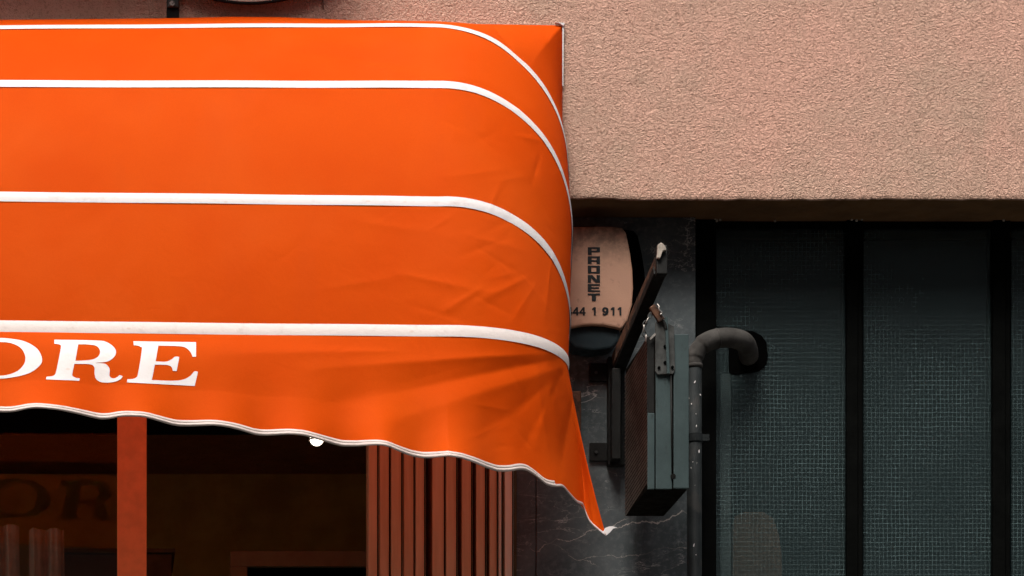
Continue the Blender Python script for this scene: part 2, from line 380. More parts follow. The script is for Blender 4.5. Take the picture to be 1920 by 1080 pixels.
# mortar crumbs at the head of the frames
k = 0
mo = MB()
for (x, y) in ((1341, 410), (1344, 414), (1597, 411), (1606, 413), (1616, 411), (1453, 414), (1350, 412), (1882, 413)):
    c0 = P(x, y, .262); bm = bmesh.new(); bmesh.ops.create_icosphere(bm, subdivisions=2, radius=.0055)
    vv = [c0+Vector((v.co.x*random.uniform(.6, 1.2), v.co.y*.7, v.co.z*random.uniform(.7, 1.3))) for v in bm.verts]
    ff = [tuple(v.index for v in f.verts) for f in bm.faces]; bm.free(); mo.add(vv, ff)
mo.build('mortar_crumbs', M['mortar'], wn)
# hole around the pipe
hp = [(1366, 636), (1372, 622), (1392, 619), (1412, 621), (1428, 629), (1437, 642), (1440, 668), (1436, 686), (1424, 695), (1404, 699), (1380, 701), (1367, 698)]
MB().prism([P(x, y, .293) for x, y in hp], (0, .004, 0)).build('pipe_hole', M['black'], wn)

# ------------------------------------------------------------------ flue pipe
pp = thing('flue_pipe', 'black painted flue pipe elbowing out of the wired glass window and running down', 'pipe', (P(1302, 900, .12).x, .12, 0))
x0 = P(1302, 700, .12).x
MB().tube([(x0, .12, 0), (x0, .12, P(0, 688, .12).z)], .0285, 24).build('pipe', M['pipe'], pp, smooth=True)
MB().tube([(x0, .12, P(0, 691, .12).z), (x0, .12, P(0, 687, .12).z), (x0, .12, P(0, 683, .12).z)], [.030, .0335, .031], 24).build('collar', M['elbow'], pp, smooth=True)
el = smooth_path([P(1302, 688, .12), P(1303, 672, .12), P(1311, 653, .12), P(1328, 640, .12), P(1350, 634, .125), P(1374, 634, .14), P(1394, 641, .17), P(1402, 655, .22), P(1404, 668, .285)], 8)
MB().tube(el, [.030]*9+[.034]*10+[.0385]*(len(el)-19), 24).build('elbow', M['elbow'], pp, smooth=True)
seam = el[30]; t_ = (el[31]-el[29]).normalized()
MB().tube([seam-t_*.004, seam, seam+t_*.004], [.0388, .0405, .0388], 24).build('seam', M['elbow'], pp, smooth=True)
zc = P(0, 822, .12).z
cl = MB().tube([(x0, .12, zc-.017), (x0, .12, zc-.015), (x0, .12, zc+.015), (x0, .12, zc+.017)], [.029, .0325, .0325, .029], 24)
cl.box((x0+.026, .105, zc-.012), (x0+.056, .125, zc+.013)); cl.box((x0+.03, .125, zc-.006), (x0+.045, .262, zc+.006)); cl.build('clamp', M['pipe'], pp)

chips = MB()
for (x, y, a, b_) in ((1303, 716, 3, 7), (1297, 757, 4, 4), (1306, 798, 2, 5), (1311, 846, 3, 8), (1299, 866, 2.5, 2.5), (1296, 877, 2, 5), (1301, 1022, 2.5, 9), (1313, 740, 2, 5), (1305, 776, 2, 2), (1305, 1040, 2, 3)):
    xx = P(x, y, .09).x-x0; yy = .12-math.sqrt(max(0, .0293**2-xx*xx)); ang = random.uniform(-.5, .5); c0 = P(x, y, yy-.0004); pts = []
    for t in np.linspace(0, 2*math.pi, 9)[:-1]:
        u, v = math.cos(t)*a*random.uniform(.5, 1)*.00105, math.sin(t)*b_*random.uniform(.6, 1)*.00105
        pts.append(c0+Vector((u*math.cos(ang)-v*math.sin(ang), 0, u*math.sin(ang)+v*math.cos(ang))))
    chips.prism(pts, (0, .004, 0))
o = chips.build('paint_chips', M['white'], pp); o['kind'] = 'stuff'

# ------------------------------------------------------------------ text helper
def fill(polys, mode, place, name, mat, parent, grid=.9, thick=None):
    """polys: list of 2D loops. mode 'eo' = even-odd (outline + holes), 'or' = union of loops"""
    def inside(pt, poly):
        c = False; n = len(poly); j = n-1
        for i in range(n):
            xi, yi = poly[i]; xj, yj = poly[j]
            if (yi > pt[1]) != (yj > pt[1]) and pt[0] < (xj-xi)*(pt[1]-yi)/(yj-yi)+xi: c = not c
            j = i
        return c
    vs, es = [], []
    for p in polys:
        b0 = len(vs)
        if grid:
            p2 = []
            for i in range(len(p)):
                a, b_ = Vector(p[i]), Vector(p[(i+1) % len(p)]); kk = max(1, int((b_-a).length/grid)); p2 += [tuple(a.lerp(b_, j/kk)) for j in range(kk)]
            p = p2
        vs += [Vector(q) for q in p]; es += [(b0+i, b0+(i+1) % len(p)) for i in range(len(p))]
    xs_ = [v.x for v in vs]; ys_ = [v.y for v in vs]
    if grid:
        for gx in np.arange(min(xs_), max(xs_), grid):
            for gy in np.arange(min(ys_), max(ys_), grid): vs.append(Vector((gx+.013, gy+.017)))
    r = delaunay_2d_cdt(vs, es, [], 0, 1e-5); ov, of = r[0], r[2]
    keep = []
    for f in of:
        c = sum((ov[i] for i in f), Vector((0, 0)))/len(f); h = [inside(c, p) for p in polys]
        if (sum(h) % 2 == 1) if mode == 'eo' else any(h): keep.append(tuple(f))
    used_ = sorted({i for f in keep for i in f}); mp_ = {o: n for n, o in enumerate(used_)}
    return mesh(name, [place(ov[i].x, ov[i].y) for i in used_], [tuple(mp_[i] for i in f) for f in keep], mat, parent)
def bez(pts, n=6):      # closed loop; smooth Catmull through points marked with a third value 1, straight elsewhere
    out = []; N = len(pts)
    for i in range(N):
        p1, p2 = pts[i], pts[(i+1) % N]
        s1, s2 = (len(p1) > 2), (len(p2) > 2)
        out.append(p1[:2])
        if s1 or s2:
            p0 = pts[i-1] if s1 else p1; p3 = pts[(i+2) % N] if s2 else p2
            for k in range(1, n):
                t = k/n
                out.append(tuple(.5*((2*p1[a])+(p2[a]-p0[a])*t+(2*p0[a]-5*p1[a]+4*p2[a]-p3[a])*t*t+(3*p1[a]-p0[a]-3*p2[a]+p3[a])*t**3) for a in (0, 1)))
    return out

# ------------------------------------------------------------------ awning
XE, R_, ZP = P(1054, 500).x, .54, 4.52
aw = thing('awning', 'orange dome awning with white stripes and a scalloped valance lettered ORE', 'awning', (-1.6, 0, ZP))
railx = [-900, 0, 200, 330, 430, 520, 600, 660, 800, 900, 1054]; raily = [38, 39, 37, 35.5, 32.5, 33.5, 37.5, 43, 45.5, 46, 48.5]
YB = [0, .20, .45, .65, .75]
BY = [None, ([-900, 0, 300, 700, 800], [52, 51.5, 49, 47, 47]), ([-900, 0, 500, 780], [156, 157, 158, 158.5]), ([-900, 0, 400, 820], [356, 369, 373, 378]), ([-900, 0, 400, 840], [610, 621, 626, 630])]
X0 = -4.1
NB, NC, NA = 260, 130, 60
XS = XE-R_
sb = X0+(XS-X0)*(1-(1-np.linspace(0, 1, NB+1))**1.5)
def hoop(k):
    Yk = YB[k]; k_ = (D-Yk)/FPX
    pxs = VX+(sb-XC)/k_
    if k == 0:
        zb_ = ZC+(VY-np.interp(pxs, railx, raily))*k_
        bar = np.stack([sb, 0*sb-.004, zb_], 1)
        ph = np.linspace(0, 1, NC+1)[1:]
        cx = XS+R_*np.minimum(1, ph*2); pxc = VX+(cx-XC)/k_
        zt = ZC+(VY-np.interp(pxc, railx, raily))*k_
        cz = zt-np.maximum(0, ph*2-1)*R_
        cor = np.stack([cx, 0*cx-.004, cz], 1)
        zl = cor[-1, 2]; u = np.linspace(0, 1, NA+1)[1:]
        arm = np.stack([XE+0*u, 0*u-.004, zl+(ZP-zl)*u], 1)
    else:
        zb_ = ZC+(VY-np.interp(pxs, BY[k][0], BY[k][1]))*k_
        bar = np.stack([sb, 0*sb-Yk, zb_], 1)
        h = zb_[-1]-ZP; p = math.hypot(h, Yk); c, s_ = Yk/p, h/p
        r = min(R_, p*.93) if k < 4 else .37
        ph = np.linspace(0, math.pi/2, NC+1)[1:]
        q = p-r*(1-np.cos(ph)); rx = R_-(0, 0, .006, .018, .046)[k]
        cor = np.stack([XS+rx*np.sin(ph), -q*c, ZP+q*s_], 1)
        u = np.linspace(0, 1, NA+1)[1:]; q = (p-r)*(1-u)
        arm = np.stack([XS+rx+(R_-rx)*u, -q*c-.004*u, ZP+q*s_], 1)
    return np.concatenate([bar, cor, arm])
H = [hoop(k) for k in range(5)]
NS = len(H[0])
creases = [  # x1,y1,x2,y2,half width,amp (m); on the canopy, in photo pixels
    (893, 547, 835, 582, 9, .006), (980, 525, 905, 562, 10, .006), (760, 516, 905, 546, 11, .005), (790, 578, 900, 612, 12, -.004),
    (840, 600, 900, 625, 10, .004), (890, 445, 985, 470, 12, .004), (905, 470, 985, 520, 9, -.004), (1035, 480, 1022, 590, 8, .006), (930, 455, 860, 480, 10, -.003),
    (985, 525, 1045, 600, 9, .005), (620, 540, 760, 517, 14, .003), (1000, 540, 955, 610, 8, .004), (900, 560, 960, 590, 8, -.004),
    (930, 52, 1005, 135, 16, -.020), (1005, 135, 1058, 215, 14, -.016), (1025, 70, 1055, 140, 9, -.010), (975, 256, 1010, 264, 7, .006), (1010, 300, 1000, 335, 8, -.007), (920, 390, 935, 350, 7, .005),
    (930, 340, 1000, 330, 12, .004), (850, 330, 960, 318, 13, .004), (540, 95, 840, 132, 16, -.006), (560, 72, 700, 92, 12, .004), (640, 110, 800, 148, 10, .004), (800, 148, 880, 150, 8, .005),
    (700, 420, 830, 440, 20, .004), (1000, 350, 1050, 440, 12, -.006), (840, 230, 930, 262, 15, -.004), (905, 200, 1000, 330, 20, .005)]
for _ in range(26):
    x = random.uniform(800, 1040); y = random.uniform(400, 640) if random.random() < .7 else random.uniform(190, 360); a = random.uniform(-.9, .9); l = random.uniform(20, 60)
    creases.append((x, y, x+l*math.cos(a), y+l*math.sin(a), random.uniform(4, 8), random.uniform(-.003, .003)))
def crease_disp(X, Y, cr):
    o = np.zeros_like(X)
    for (x1, y1, x2, y2, w_, a_) in cr:
        dx, dy = x2-x1, y2-y1; L = math.hypot(dx, dy)
        u = ((X-x1)*dx+(Y-y1)*dy)/L; v = ((Y-y1)*dx-(X-x1)*dy)/L
        tt = np.clip(u/L, 0, 1); over = np.where(u < 0, -u, np.where(u > L, u-L, 0))
        ww = w_*(.55+.9*tt)
        o += a_*np.exp(-np.sqrt((v/ww)**2+.02)*1.7)*np.exp(-(over/(w_*1.8))**2)*(.35+.65*np.sin(np.pi*np.clip(tt*.8+.1, 0, 1)))
    return o
def surf(t):                                   # t: array per s or scalar (0..4)
    t = np.broadcast_to(np.asarray(t, float), (NS,)); k = np.clip(np.floor(t).astype(int), 0, 3); f = t-k
    A = np.stack(H); i = np.arange(NS)
    pnt = A[k, i]*(1-f)[:, None]+A[k+1, i]*f[:, None]
    # cloth belly: outwards a little between the hoops
    bl_ = np.sin(np.pi*f)*np.array([.012, .010, .014, .010])[k]
    nrm = np.stack([0*t, np.array([-.35, -.75, -.93, -.98])[k], np.array([.93, .65, .36, .2])[k]], 1)
    fade = np.ones(NS); fade[NB:NB+NC+1] = np.linspace(1, .35, NC+1); fade[NB+NC:] = np.linspace(.35, 0, NS-NB-NC)
    pnt = pnt+nrm*(bl_*fade)[:, None]
    X, Y = pix(pnt)
    dd = crease_disp(X, Y, creases); edge_ = np.minimum(1, np.minimum(t, 4.001-t)*6)
    dd = dd*.8*edge_*np.where(np.arange(NS) > NB+NC, 0, 1)
    pnt = pnt+nrm*dd[:, None]
    return pnt
rows = np.concatenate([np.linspace(0, 1, 22), np.linspace(1, 2, 42)[1:], np.linspace(2, 3, 62)[1:], np.linspace(3, 4, 66)[1:]])
def sheet(name, grid, mat, parent, smooth=True):
    nr, ncl = len(grid), len(grid[0]); vs = np.concatenate(grid)
    fs = [(r*ncl+c, r*ncl+c+1, (r+1)*ncl+c+1, (r+1)*ncl+c) for r in range(nr-1) for c in range(ncl-1)]
    return mesh(name, vs.tolist(), fs, mat, parent, 'raw' if smooth else False)
sheet('canopy', [surf(t) for t in rows], M['fabric'], aw)
def normal_at(t):
    e_ = .01; a = surf(np.clip(t-e_, 0, 4)); b_ = surf(np.clip(t+e_, 0, 4)); dt = b_-a
    m0 = surf(t); ds = np.gradient(m0, axis=0); n = np.cross(dt, ds); n /= np.linalg.norm(n, axis=1)[:, None]+1e-9
    n[n[:, 1] > 0] *= -1
    sp = np.linalg.norm(dt, axis=1)/(np.clip(t+e_, 0, 4)-np.clip(t-e_, 0, 4))
    return n, sp
cut = NB+NC+40
for k, wdt in ((1, .037), (2, .038), (3, .041), (4, .043)):
    g = []
    n_up, sp_up = normal_at(k-.03)
    up = np.minimum(.35, wdt*(.5 if k < 4 else .95)/np.maximum(sp_up, .02))
    if k < 4:
        n_dn, sp_dn = normal_at(k+.03); dn = np.minimum(.35, wdt*.5/np.maximum(sp_dn, .02))
    wob = .0008*np.sin(np.arange(NS)*.11+k)
    for q in np.linspace(0, 1, 9):
        if k < 4: t = k-up+(up+dn)*q
        else: t = np.minimum(4, k-up*(1-q))
        nn = n_up if k == 4 or q < .5 else n_dn
        lift = .0022+.0018*math.sin(math.pi*q)
        g.append((surf(t)+nn*(lift+wob)[:, None] if k < 4 else surf(t)+nn*(lift+wob)[:, None]+(np.array([0, 0, -.003])*q))[:cut])
    sheet('stripe', g, M['white'] if k < 4 else M['tape4'], aw)
# wall edge binding at the right-hand corner
a = MB(); zt = H[0][NB+NC//2][2]
a.prism([(XE-.001, -.014, zt+.002), (XE+.005, -.014, zt+.002), (XE+.0025, -.014, zt-.24), (XE-.001, -.014, zt-.24)], (0, .013, 0)); a.prism([(XE-.030, -.020, zt+.006), (XE-.012, -.020, zt+.002), (XE+.003, -.020, zt-.008), (XE+.006, -.020, zt+.004)], (0, .018, 0))
a.build('edge_binding', M['white'], aw)
# frame hoops under the cloth
for k in (1, 2, 3, 4):
    pth = [Vector(p)+Vector((0, .022, -.014)) for p in H[k][::6]]
    MB().tube(pth[:-2], .010, 8).build('hoop', M['greymetal'], aw, smooth=True)
MB().pbox(1062, 1090, 733, 806, .17, .24).build('pivot_bracket', M['rust'], aw, bevel=.004)

# ---- valance
hem = [(0,772),(25,772),(50,765),(70,763),(115,768),(150,776),(190,786),(210,784),(225,779),(270,780),(300,789),(330,798),(360,798),(400,796),(425,799),(450,805),(480,815),(500,816),(540,813),(570,815),(600,824),(640,836),(666,836),(690,834),(708,833),(725,835),(750,846),(771,854),(792,858),(813,857),(841,854),(866,858),(891,867),(912,876),(933,883),(954,883),(975,879),(989,881),(1007,893),(1024,908),(1038,912),(1056,911),(1067,925),(1081,941),(1093,946),(1098,961),(1105,978),(1123,995),(1136,1003)]
hx = np.array([-900, -760, -640, -520, -400, -280, -160, -60]+[h[0] for h in hem], float)
hy = np.array([756, 742, 758, 745, 762, 748, 768, 760]+[h[1] for h in hem], float)
T4 = H[4]; Xt, Yt = pix(T4)
iend = NB+int(NC*.93)           # the silhouette column of hoop 4
mapx = np.array([-2000, 860, 900, 940, 980, 1010, 1030, 1045, 1055, 1061, Xt[iend]]); mapb = np.array([-2000, 862, 908, 958, 1012, 1054, 1081, 1093, 1101, 1112, 1136.])
idx = np.arange(0, iend+1)
xb = np.interp(Xt[idx], mapx, mapb); yb = np.interp(xb, hx, hy)
# smooth the wavy hem a bit
ker = np.array([.25, .5, .25])
for _ in range(3): yb[1:-1] = np.convolve(yb, ker, 'valid')
# smooth lower line; waves of the hem become in-and-out folds of the cloth
lx = [-900, 0, 200, 400, 600, 800, 900, 960, 1000, 1060, 1100, 1140]; ly = [742, 768, 780, 799, 824, 858, 875, 888, 900, 934, 966, 1003]
yl = np.interp(xb, lx, ly)
for _ in range(60): yl[1:-1] = np.convolve(yl, ker, 'valid')
Yb0 = np.interp(xb, [-2000, 600, 800, 900, 1000, 1045, 1070, 1095, 1112, 1140], [-.86, -.85, -.82, -.77, -.67, -.62, -.54, -.42, -.46, -.52])
zl_ = ZC+(VY-yl)*(D+Yb0)/FPX
Ybb = (zl_-ZC)*FPX/(VY-yb)-D                    # depth at which the lower point meets the wavy hem
Ybb = np.where(xb < 985, Ybb, Yb0)
blend = np.clip((xb-900)/90, 0, 1); Ybb = Ybb*(1-blend)+Yb0*blend
for _ in range(30): Ybb[1:-1] = np.convolve(Ybb, ker, 'valid')
kb = (D+Ybb)/FPX
Bp = np.stack([XC+(xb-VX)*kb, Ybb, ZC+(VY-yb)*kb], 1)
Mx = np.interp(Xt[idx], [-2000, 900, 980, 1030, 1045, 1055, 1061, Xt[iend]], [-2000, 901, 990, 1058, 1084, 1090, 1094, 1097])
My = np.interp(Xt[idx], [-2000, 900, 980, 1030, 1045, 1061, Xt[iend]], [700, 770, 800, 826, 840, 856, 852])
Tp = T4[idx]; mw = np.clip((Xt[idx]-880)/100, 0, 1)
fy = np.where(mw > 0, (My-Yt[idx])/(yb-Yt[idx]), .5)
Yv = Tp[:, 1]*(1-fy)+Bp[:, 1]*fy
# valley (dark) and ridge (bright) near the corner flap
vall = .07*np.exp(-((Mx-1080)/22)**2)
Yv = Yv+vall*.6*mw; kv = (D+Yv)/FPX
Mp = np.stack([XC+(Mx-VX)*kv, Yv, ZC+(VY-My)*kv], 1)
lin = Tp*(1-fy)[:, None]+Bp*fy[:, None]; off = (Mp-lin)*mw[:, None]
vfold = [(1045, 672, 690, 745, 34, -.022), (1045, 660, 620, 690, 20, .014), (1050, 690, 700, 800, 40, .016), (1055, 700, 860, 845, 34, -.010),
         (1055, 700, 975, 850, 14, -.007), (1040, 700, 1000, 850, 20, .009), (930, 800, 860, 832, 10, .004), (940, 838, 900, 850, 8, -.003), (1000, 745, 960, 780, 9, -.003),
         (1072, 760, 1052, 870, 15, -.024), (700, 660, 430, 664, 22, .010), (980, 820, 1010, 855, 10, -.004), (960, 700, 1000, 780, 8, -.003), (900, 760, 960, 770, 8, .003), (820, 700, 560, 770, 40, -.006)]
def val_point(f, push=0.0):
    b_ = 4*f*(1-f)
    p = Tp*(1-f)+Bp*f+off*(np.where(f < fy, f/fy*(2-f/fy), (1-f)/(1-fy)*(2-(1-f)/(1-fy))))[:, None]
    # depth waves grow towards the hem
    lin_y = Tp[:, 1]*(1-f)+Bp[:, 1]*f; tgt = Tp[:, 1]*(1-f)+Yb0*f
    p[:, 1] += (tgt-lin_y)*(1-f**2)
    X, Y = pix(p)
    dd = crease_disp(X, Y, vfold)*min(1, f*7)*min(1, (1-f)*4)*.62
    p[:, 1] -= dd
    p[:, 1] -= .020*math.sin(math.pi*min(1, f*1.6))*np.clip((900-X)/500, .2, 1)*(1-f)      # billow just under the stripe
    p[:, 1] -= push
    return p
fr = np.linspace(0, 1, 90)
vgrid = [val_point(f) for f in fr]
# return of the valance behind the corner, back to the wall
last = [g[-1] for g in vgrid]; NRt = 18
armT = T4[iend:]; 
ext = []
for r, f in enumerate(fr):
    e_ = []
    for j in range(1, NRt+1):
        u = j/NRt; top = armT[int(u*(len(armT)-1))]
        px_w = 1050+14*f; wallp = np.array(P(px_w, 768+110*f, -.01))
        q = last[r]*(1-u)+wallp*u; q = q*1.0
        if f == 0: q = top
        q = q+np.array([-.03, .0, 0])*math.sin(math.pi*u)*f
        e_.append(q)
    ext.append(np.array(e_))
sheet('valance', [np.concatenate([vgrid[r], ext[r]]) for r in range(len(fr))], M['fabric'], aw)
# binding along the hem: folded tape, front and back with a rolled lower edge
def hem_tape(n0, n1, wd, nm):
    g = []
    ctr = [np.concatenate([val_point(f, pu)]) for f, pu in ((1, .0),)][0]
    length = np.linalg.norm(Bp-Tp, axis=1); df = wd/length
    for (a_, pu, dz) in ((1.0, .003, 0), (.8, .0045, 0), (.52, .0045, 0), (.46, .0025, 0), (.42, .006, 0), (.15, .007, 0), (0, .005, -.001), (-.06, 0, -.003), (0, -.005, -.001), (.5, -.006, 0), (1, -.003, 0)):
        fcol = 1-df*a_
        p = Tp*(1-fcol)[:, None]+Bp*fcol[:, None]
        # sample the cloth at fcol by interpolation of the last rows
        stack = np.stack(vgrid); fi = np.clip(fcol*(len(fr)-1), 0, len(fr)-1.001); i0 = fi.astype(int); w1 = (fi-i0)[:, None]; c_ = np.arange(len(idx))
        p = stack[i0, c_]*(1-w1)+stack[i0+1, c_]*w1
        p = p.copy(); p[:, 1] -= pu; p[:, 2] += dz
        g.append(p[n0:n1])
    sheet(nm, g, M['hem'], aw)
n_c = int(np.argmax(xb > 1040))
hem_tape(0, n_c+1, .020, 'hem_binding'); hem_tape(n_c, len(idx), .007, 'hem_binding')
tipm = MB(); tp = [(1122, 993), (1130, 1000), (1137, 1004), (1144, 998), (1150, 991), (1158, 989), (1150, 987), (1142, 987), (1135, 990), (1131, 997)]
tipm.prism([P(x, y, -.507) for x, y in tp], (0, .006, 0)).build('hem_tip', M['white'], aw, bevel=.001)

# ---- letters on the valance (traced from the photograph, 3.8575x zoom of the strip from y=620)
stackv = np.stack(vgrid); flatv = stackv[:, :NB+60].reshape(-1, 3); fX, fY = pix(flatv); fXg = fX.reshape(len(fr), -1); fYg = fY.reshape(len(fr), -1); fZg = stackv[:, :NB+60, 1]
def valY(px, py):
    c_ = int(np.clip(np.searchsorted(fXg[20], px), 1, fXg.shape[1]-1)); x_a, x_b = fXg[20, c_-1], fXg[20, c_]; t = (px-x_a)/(x_b-x_a)
    ya = np.interp(py, fYg[:, c_-1], fZg[:, c_-1]); yb_ = np.interp(py, fYg[:, c_], fZg[:, c_]); return ya*(1-t)+yb_*t
def onval(x, y):
    px, py = x/3.8575, 620+y/3.8575
    for _ in range(2): Yq = valY(px, py)
    return P(px, py, Yq-.0014)
LE = [(965,76),(1418,83),(1418,188),(1392,189),(1380,158,1),(1345,124,1),(1290,112,1),(1145,108),(1126,222),(1200,224,1),(1240,208,1),(1266,188,1),(1297,190),(1278,292),(1250,291),(1240,262,1),(1205,248,1),(1120,246),(1098,357),(1250,362,1),(1330,352,1),(1378,325,1),(1405,295,1),(1432,298),(1408,400),(918,374),(922,350),(955,350,1),(985,338,1),(998,310,1),(1026,140,1),(1018,118,1),(995,108,1),(968,106)]
LR = [(393,65),(680,70,1),(770,82,1),(832,130,1),(832,180,1),(780,222,1),(690,233,1),(760,240,1),(792,275,1),(792,325,1),(812,344,1),(840,340,1),(866,320),(887,330),(870,352,1),(820,372,1),(740,374,1),(696,350,1),(684,310,1),(682,265,1),(650,243,1),(538,240),(525,300,1),(524,325,1),(545,340,1),(578,346),(573,362),(332,352),(337,332),(372,330,1),(396,318,1),(408,285,1),(440,125,1),(436,105,1),(420,97,1),(393,95)]
LRh = [(566,99),(640,100,1),(700,112,1),(724,150,1),(706,190,1),(650,212,1),(545,218)]
LO = [(-20,52,1),(80,58,1),(180,78,1),(262,125,1),(300,185,1),(296,240,1),(225,300,1),(120,332,1),(0,348,1),(-130,350,1),(-230,325,1),(-292,270,1),(-300,205,1),(-260,135,1),(-180,80,1),(-100,58,1)]
LOh = [(-10,82,1),(80,90,1),(150,125,1),(182,185,1),(172,245,1),(120,295,1),(40,322,1),(-40,322,1),(-110,300,1),(-160,245,1),(-165,185,1),(-130,125,1),(-80,92,1)]
def sh(pts, dx, dy=0): return [(p[0]+dx, p[1]+dy)+tuple(p[2:]) for p in pts]
LT = [(0,60),(470,70),(462,170),(440,170),(420,120,1),(370,98,1),(305,95),(275,320,1),(300,335,1),(340,340),(338,355),(110,350),(112,334),(150,330,1),(172,310,1),(205,92),(120,95,1),(60,115,1),(20,165),(-4,162)]
LS = [(400,65),(385,160),(365,158),(335,110,1),(240,82,1),(150,95,1),(140,125,1),(200,150,1),(330,180,1),(400,240,1),(370,310,1),(250,352,1),(120,345,1),(60,325,1),(40,345),(15,345),(40,240),(62,240),(100,300,1),(200,328,1),(270,310,1),(275,275,1),(210,250,1),(90,215,1),(25,160,1),(60,90,1),(170,55,1),(300,68,1),(375,80,1),(385,65)]
Lg = 3.2*3
for polys in ([bez(LE)], [bez(LR), bez(LRh)], [bez(LO), bez(LOh)], [bez(sh(LT, -830, -8))], [bez(sh(LS, -1290, -14))]):
    fill(polys, 'eo', onval, 'letter', M['letter'], aw, grid=11)

# ------------------------------------------------------------------ lamp under the awning
lp = thing('lamp', 'small round white bulb glowing just below the orange valance', 'lamp', P(594, 800, -.45))
c0 = P(594, 823, -.45); bm = bmesh.new(); bmesh.ops.create_uvsphere(bm, u_segments=24, v_segments=16, radius=.026)
o = mesh('bulb', [v.co+c0 for v in bm.verts], [tuple(v.index for v in f.verts) for f in bm.faces], M['bulb'], lp, True); bm.free()
MB().tube([c0+Vector((0, 0, .02)), c0+Vector((0, 0, .06)), c0+Vector((0, 0, .075))], [.02, .018, .006], 16).build('holder', M['darkmetal'], lp, smooth=True)
MB().tube([c0+Vector((0, 0, .075)), c0+Vector((0, .0, .35))], .003, 8).build('cord', M['darkmetal'], lp)
rg = MB(); rp = [c0+Vector((math.cos(t)*.031, math.sin(t)*.031, -.004)) for t in np.linspace(0, 2*math.pi, 33)]
rg.tube(rp, .003, 8).build('ring', M['rust'], lp, smooth=True)

# ------------------------------------------------------------------ shop front
sf = thing('shop_window', 'shop window with red brown post and dark reflecting glass under the awning', 'window', (wx(110, .26), .26, 0))
MB().box((wx(220, .24), .24, 3.1), (wx(275, .24), .34, ZT)).build('post', M['post'], sf, bevel=.003)
MB().box((XL+.01, .285, 3.1), (wx(221, .285), .291, ZT-.4)).build('glass_pane', M['glass'], sf)
MB().box((XL+.01, .27, P(0, 808, .27).z), (wx(220, .27)-.001, .33, P(0, 790, .27).z+.05)).build('dark_bar', M['black'], sf)  # black bar laid along a faint line across the shop glass
MB().box((wx(276, .27), .27, P(0, 808, .27).z), (wx(690, .27), .33, P(0, 790, .27).z+.05)).build('dark_bar', M['black'], sf)
tag(MB().box((wx(-100, .27), .45, ZT-.35), (wx(970, .45), .5, ZT-.001)).build('header_board', M['black']), 'black board closing the top of the shop front behind the awning', 'board')
# folded door leaves
fd = thing('folding_door', 'stack of folded brown door leaves beside the marble pillar', 'folding door', (wx(830, .2), .2, 3.1))
leaves = [(692, 710, 0), (711.5, 732, 0), (733.5, 755, 0), (757, 778, 0), (779.5, 798, 1), (811, 835, 1), (836.5, 858, 0), (866, 886, 0), (893.5, 912, 0), (918, 934, 1), (935, 940, 2), (947, 963, 2)]
for i, (a_, b_, kd) in enumerate(leaves):
    y0 = .205+(.006 if i % 2 else 0)+(.01 if kd == 2 else 0); xa, xb_ = wx(a_, y0), wx(b_, y0)
    m_ = MB().box((xa, y0, 3.1), (xb_, y0+(.55 if i else .05), ZT-.02))
    lf = m_.build('door_leaf', M['doorlit'] if kd == 2 else M['doorw'], fd, bevel=.001)
    if b_-a_ > 12: MB().box((xb_-.006, y0-.004, 3.1), (xb_-.0015, y0-.001, ZT-.02)).build('rubber_seal', M['seal'], lf)
MB().box((wx(690, .3), .32, 3.1), (wx(965, .3), .9, ZT-.02)).build('seal_backing', M['seal'], fd) if False else None
tag(MB().box((wx(963.5, .23), .232, 3.1), (wx(969, .23), .9, ZT)).build('door_jamb', M['brownframe'], bevel=.001), 'narrow dark brown jamb between the folded door leaves and the marble', 'door jamb')
# inside the shop
fr_ = thing('inner_doorway', 'brown framed dark opening inside the shop left of the folded door', 'doorway', (wx(570, 1.2), 1.2, 3.1))
q0 = P(432, 1033, 1.2); q1 = P(760, 1062, 1.2); q2 = P(464, 1062, 1.2)
m_ = MB().box((q0.x, 1.2, q1.z), (q1.x, 1.26, q0.z)); m_.box((q0.x, 1.2, 3.11), (q2.x, 1.26, q1.z-.0005)); m_.build('frame', M['hatch'], fr_, bevel=.004)
MB().box((q2.x+.001, 1.23, 3.11), (q1.x, 1.25, q1.z-.001)).build('opening', M['black'], fr_)
pn_ = thing('cupboard', 'dark cupboard inside the shop behind the red brown post', 'cupboard', (wx(180, 1.5), 1.5, 3.1))
q0 = P(120, 1038, 1.5); q1 = P(322, 1038, 1.5)
MB().box((q0.x, 1.5, 3.11), (q1.x, 1.9, q0.z)).build('body', M['brownframe'], pn_, bevel=.006)
MB().box((q0.x-.01, 1.48, q0.z), (q1.x+.015, 1.92, q0.z+.02)).build('top', M['brownframe'], pn_, bevel=.003)
def curtain(xa, xb_, ytop, lab, seed, ph):
    g = []; n = 90
    for zz in np.linspace(P(0, ytop, .62).z, 3.15, 24):
        row = []
        for i in range(n+1):
            u = i/n; px = xa+(xb_-xa)*u; x_ = P(px, 1000, .62).x
            d_ = .022*math.sin(u*math.pi*2*ph+seed)+.008*math.sin(u*math.pi*2*ph*2.3+seed*2+zz*2)
            row.append((x_+.004*math.sin(zz*5+u*9), .62+d_, zz-.02*u*u*0))
        g.append(np.array(row))
    o = sheet('curtain', g, M['curt'], None); tag(o, lab, 'curtain', 'curtains inside the shop window'); return o
curtain(-160, 38, 985, 'pale brown curtain at the far left edge inside the shop window', 1, 5)
curtain(52, 122, 992, 'pale pleated curtain inside the shop window nearer the red brown post', 2.3, 2)

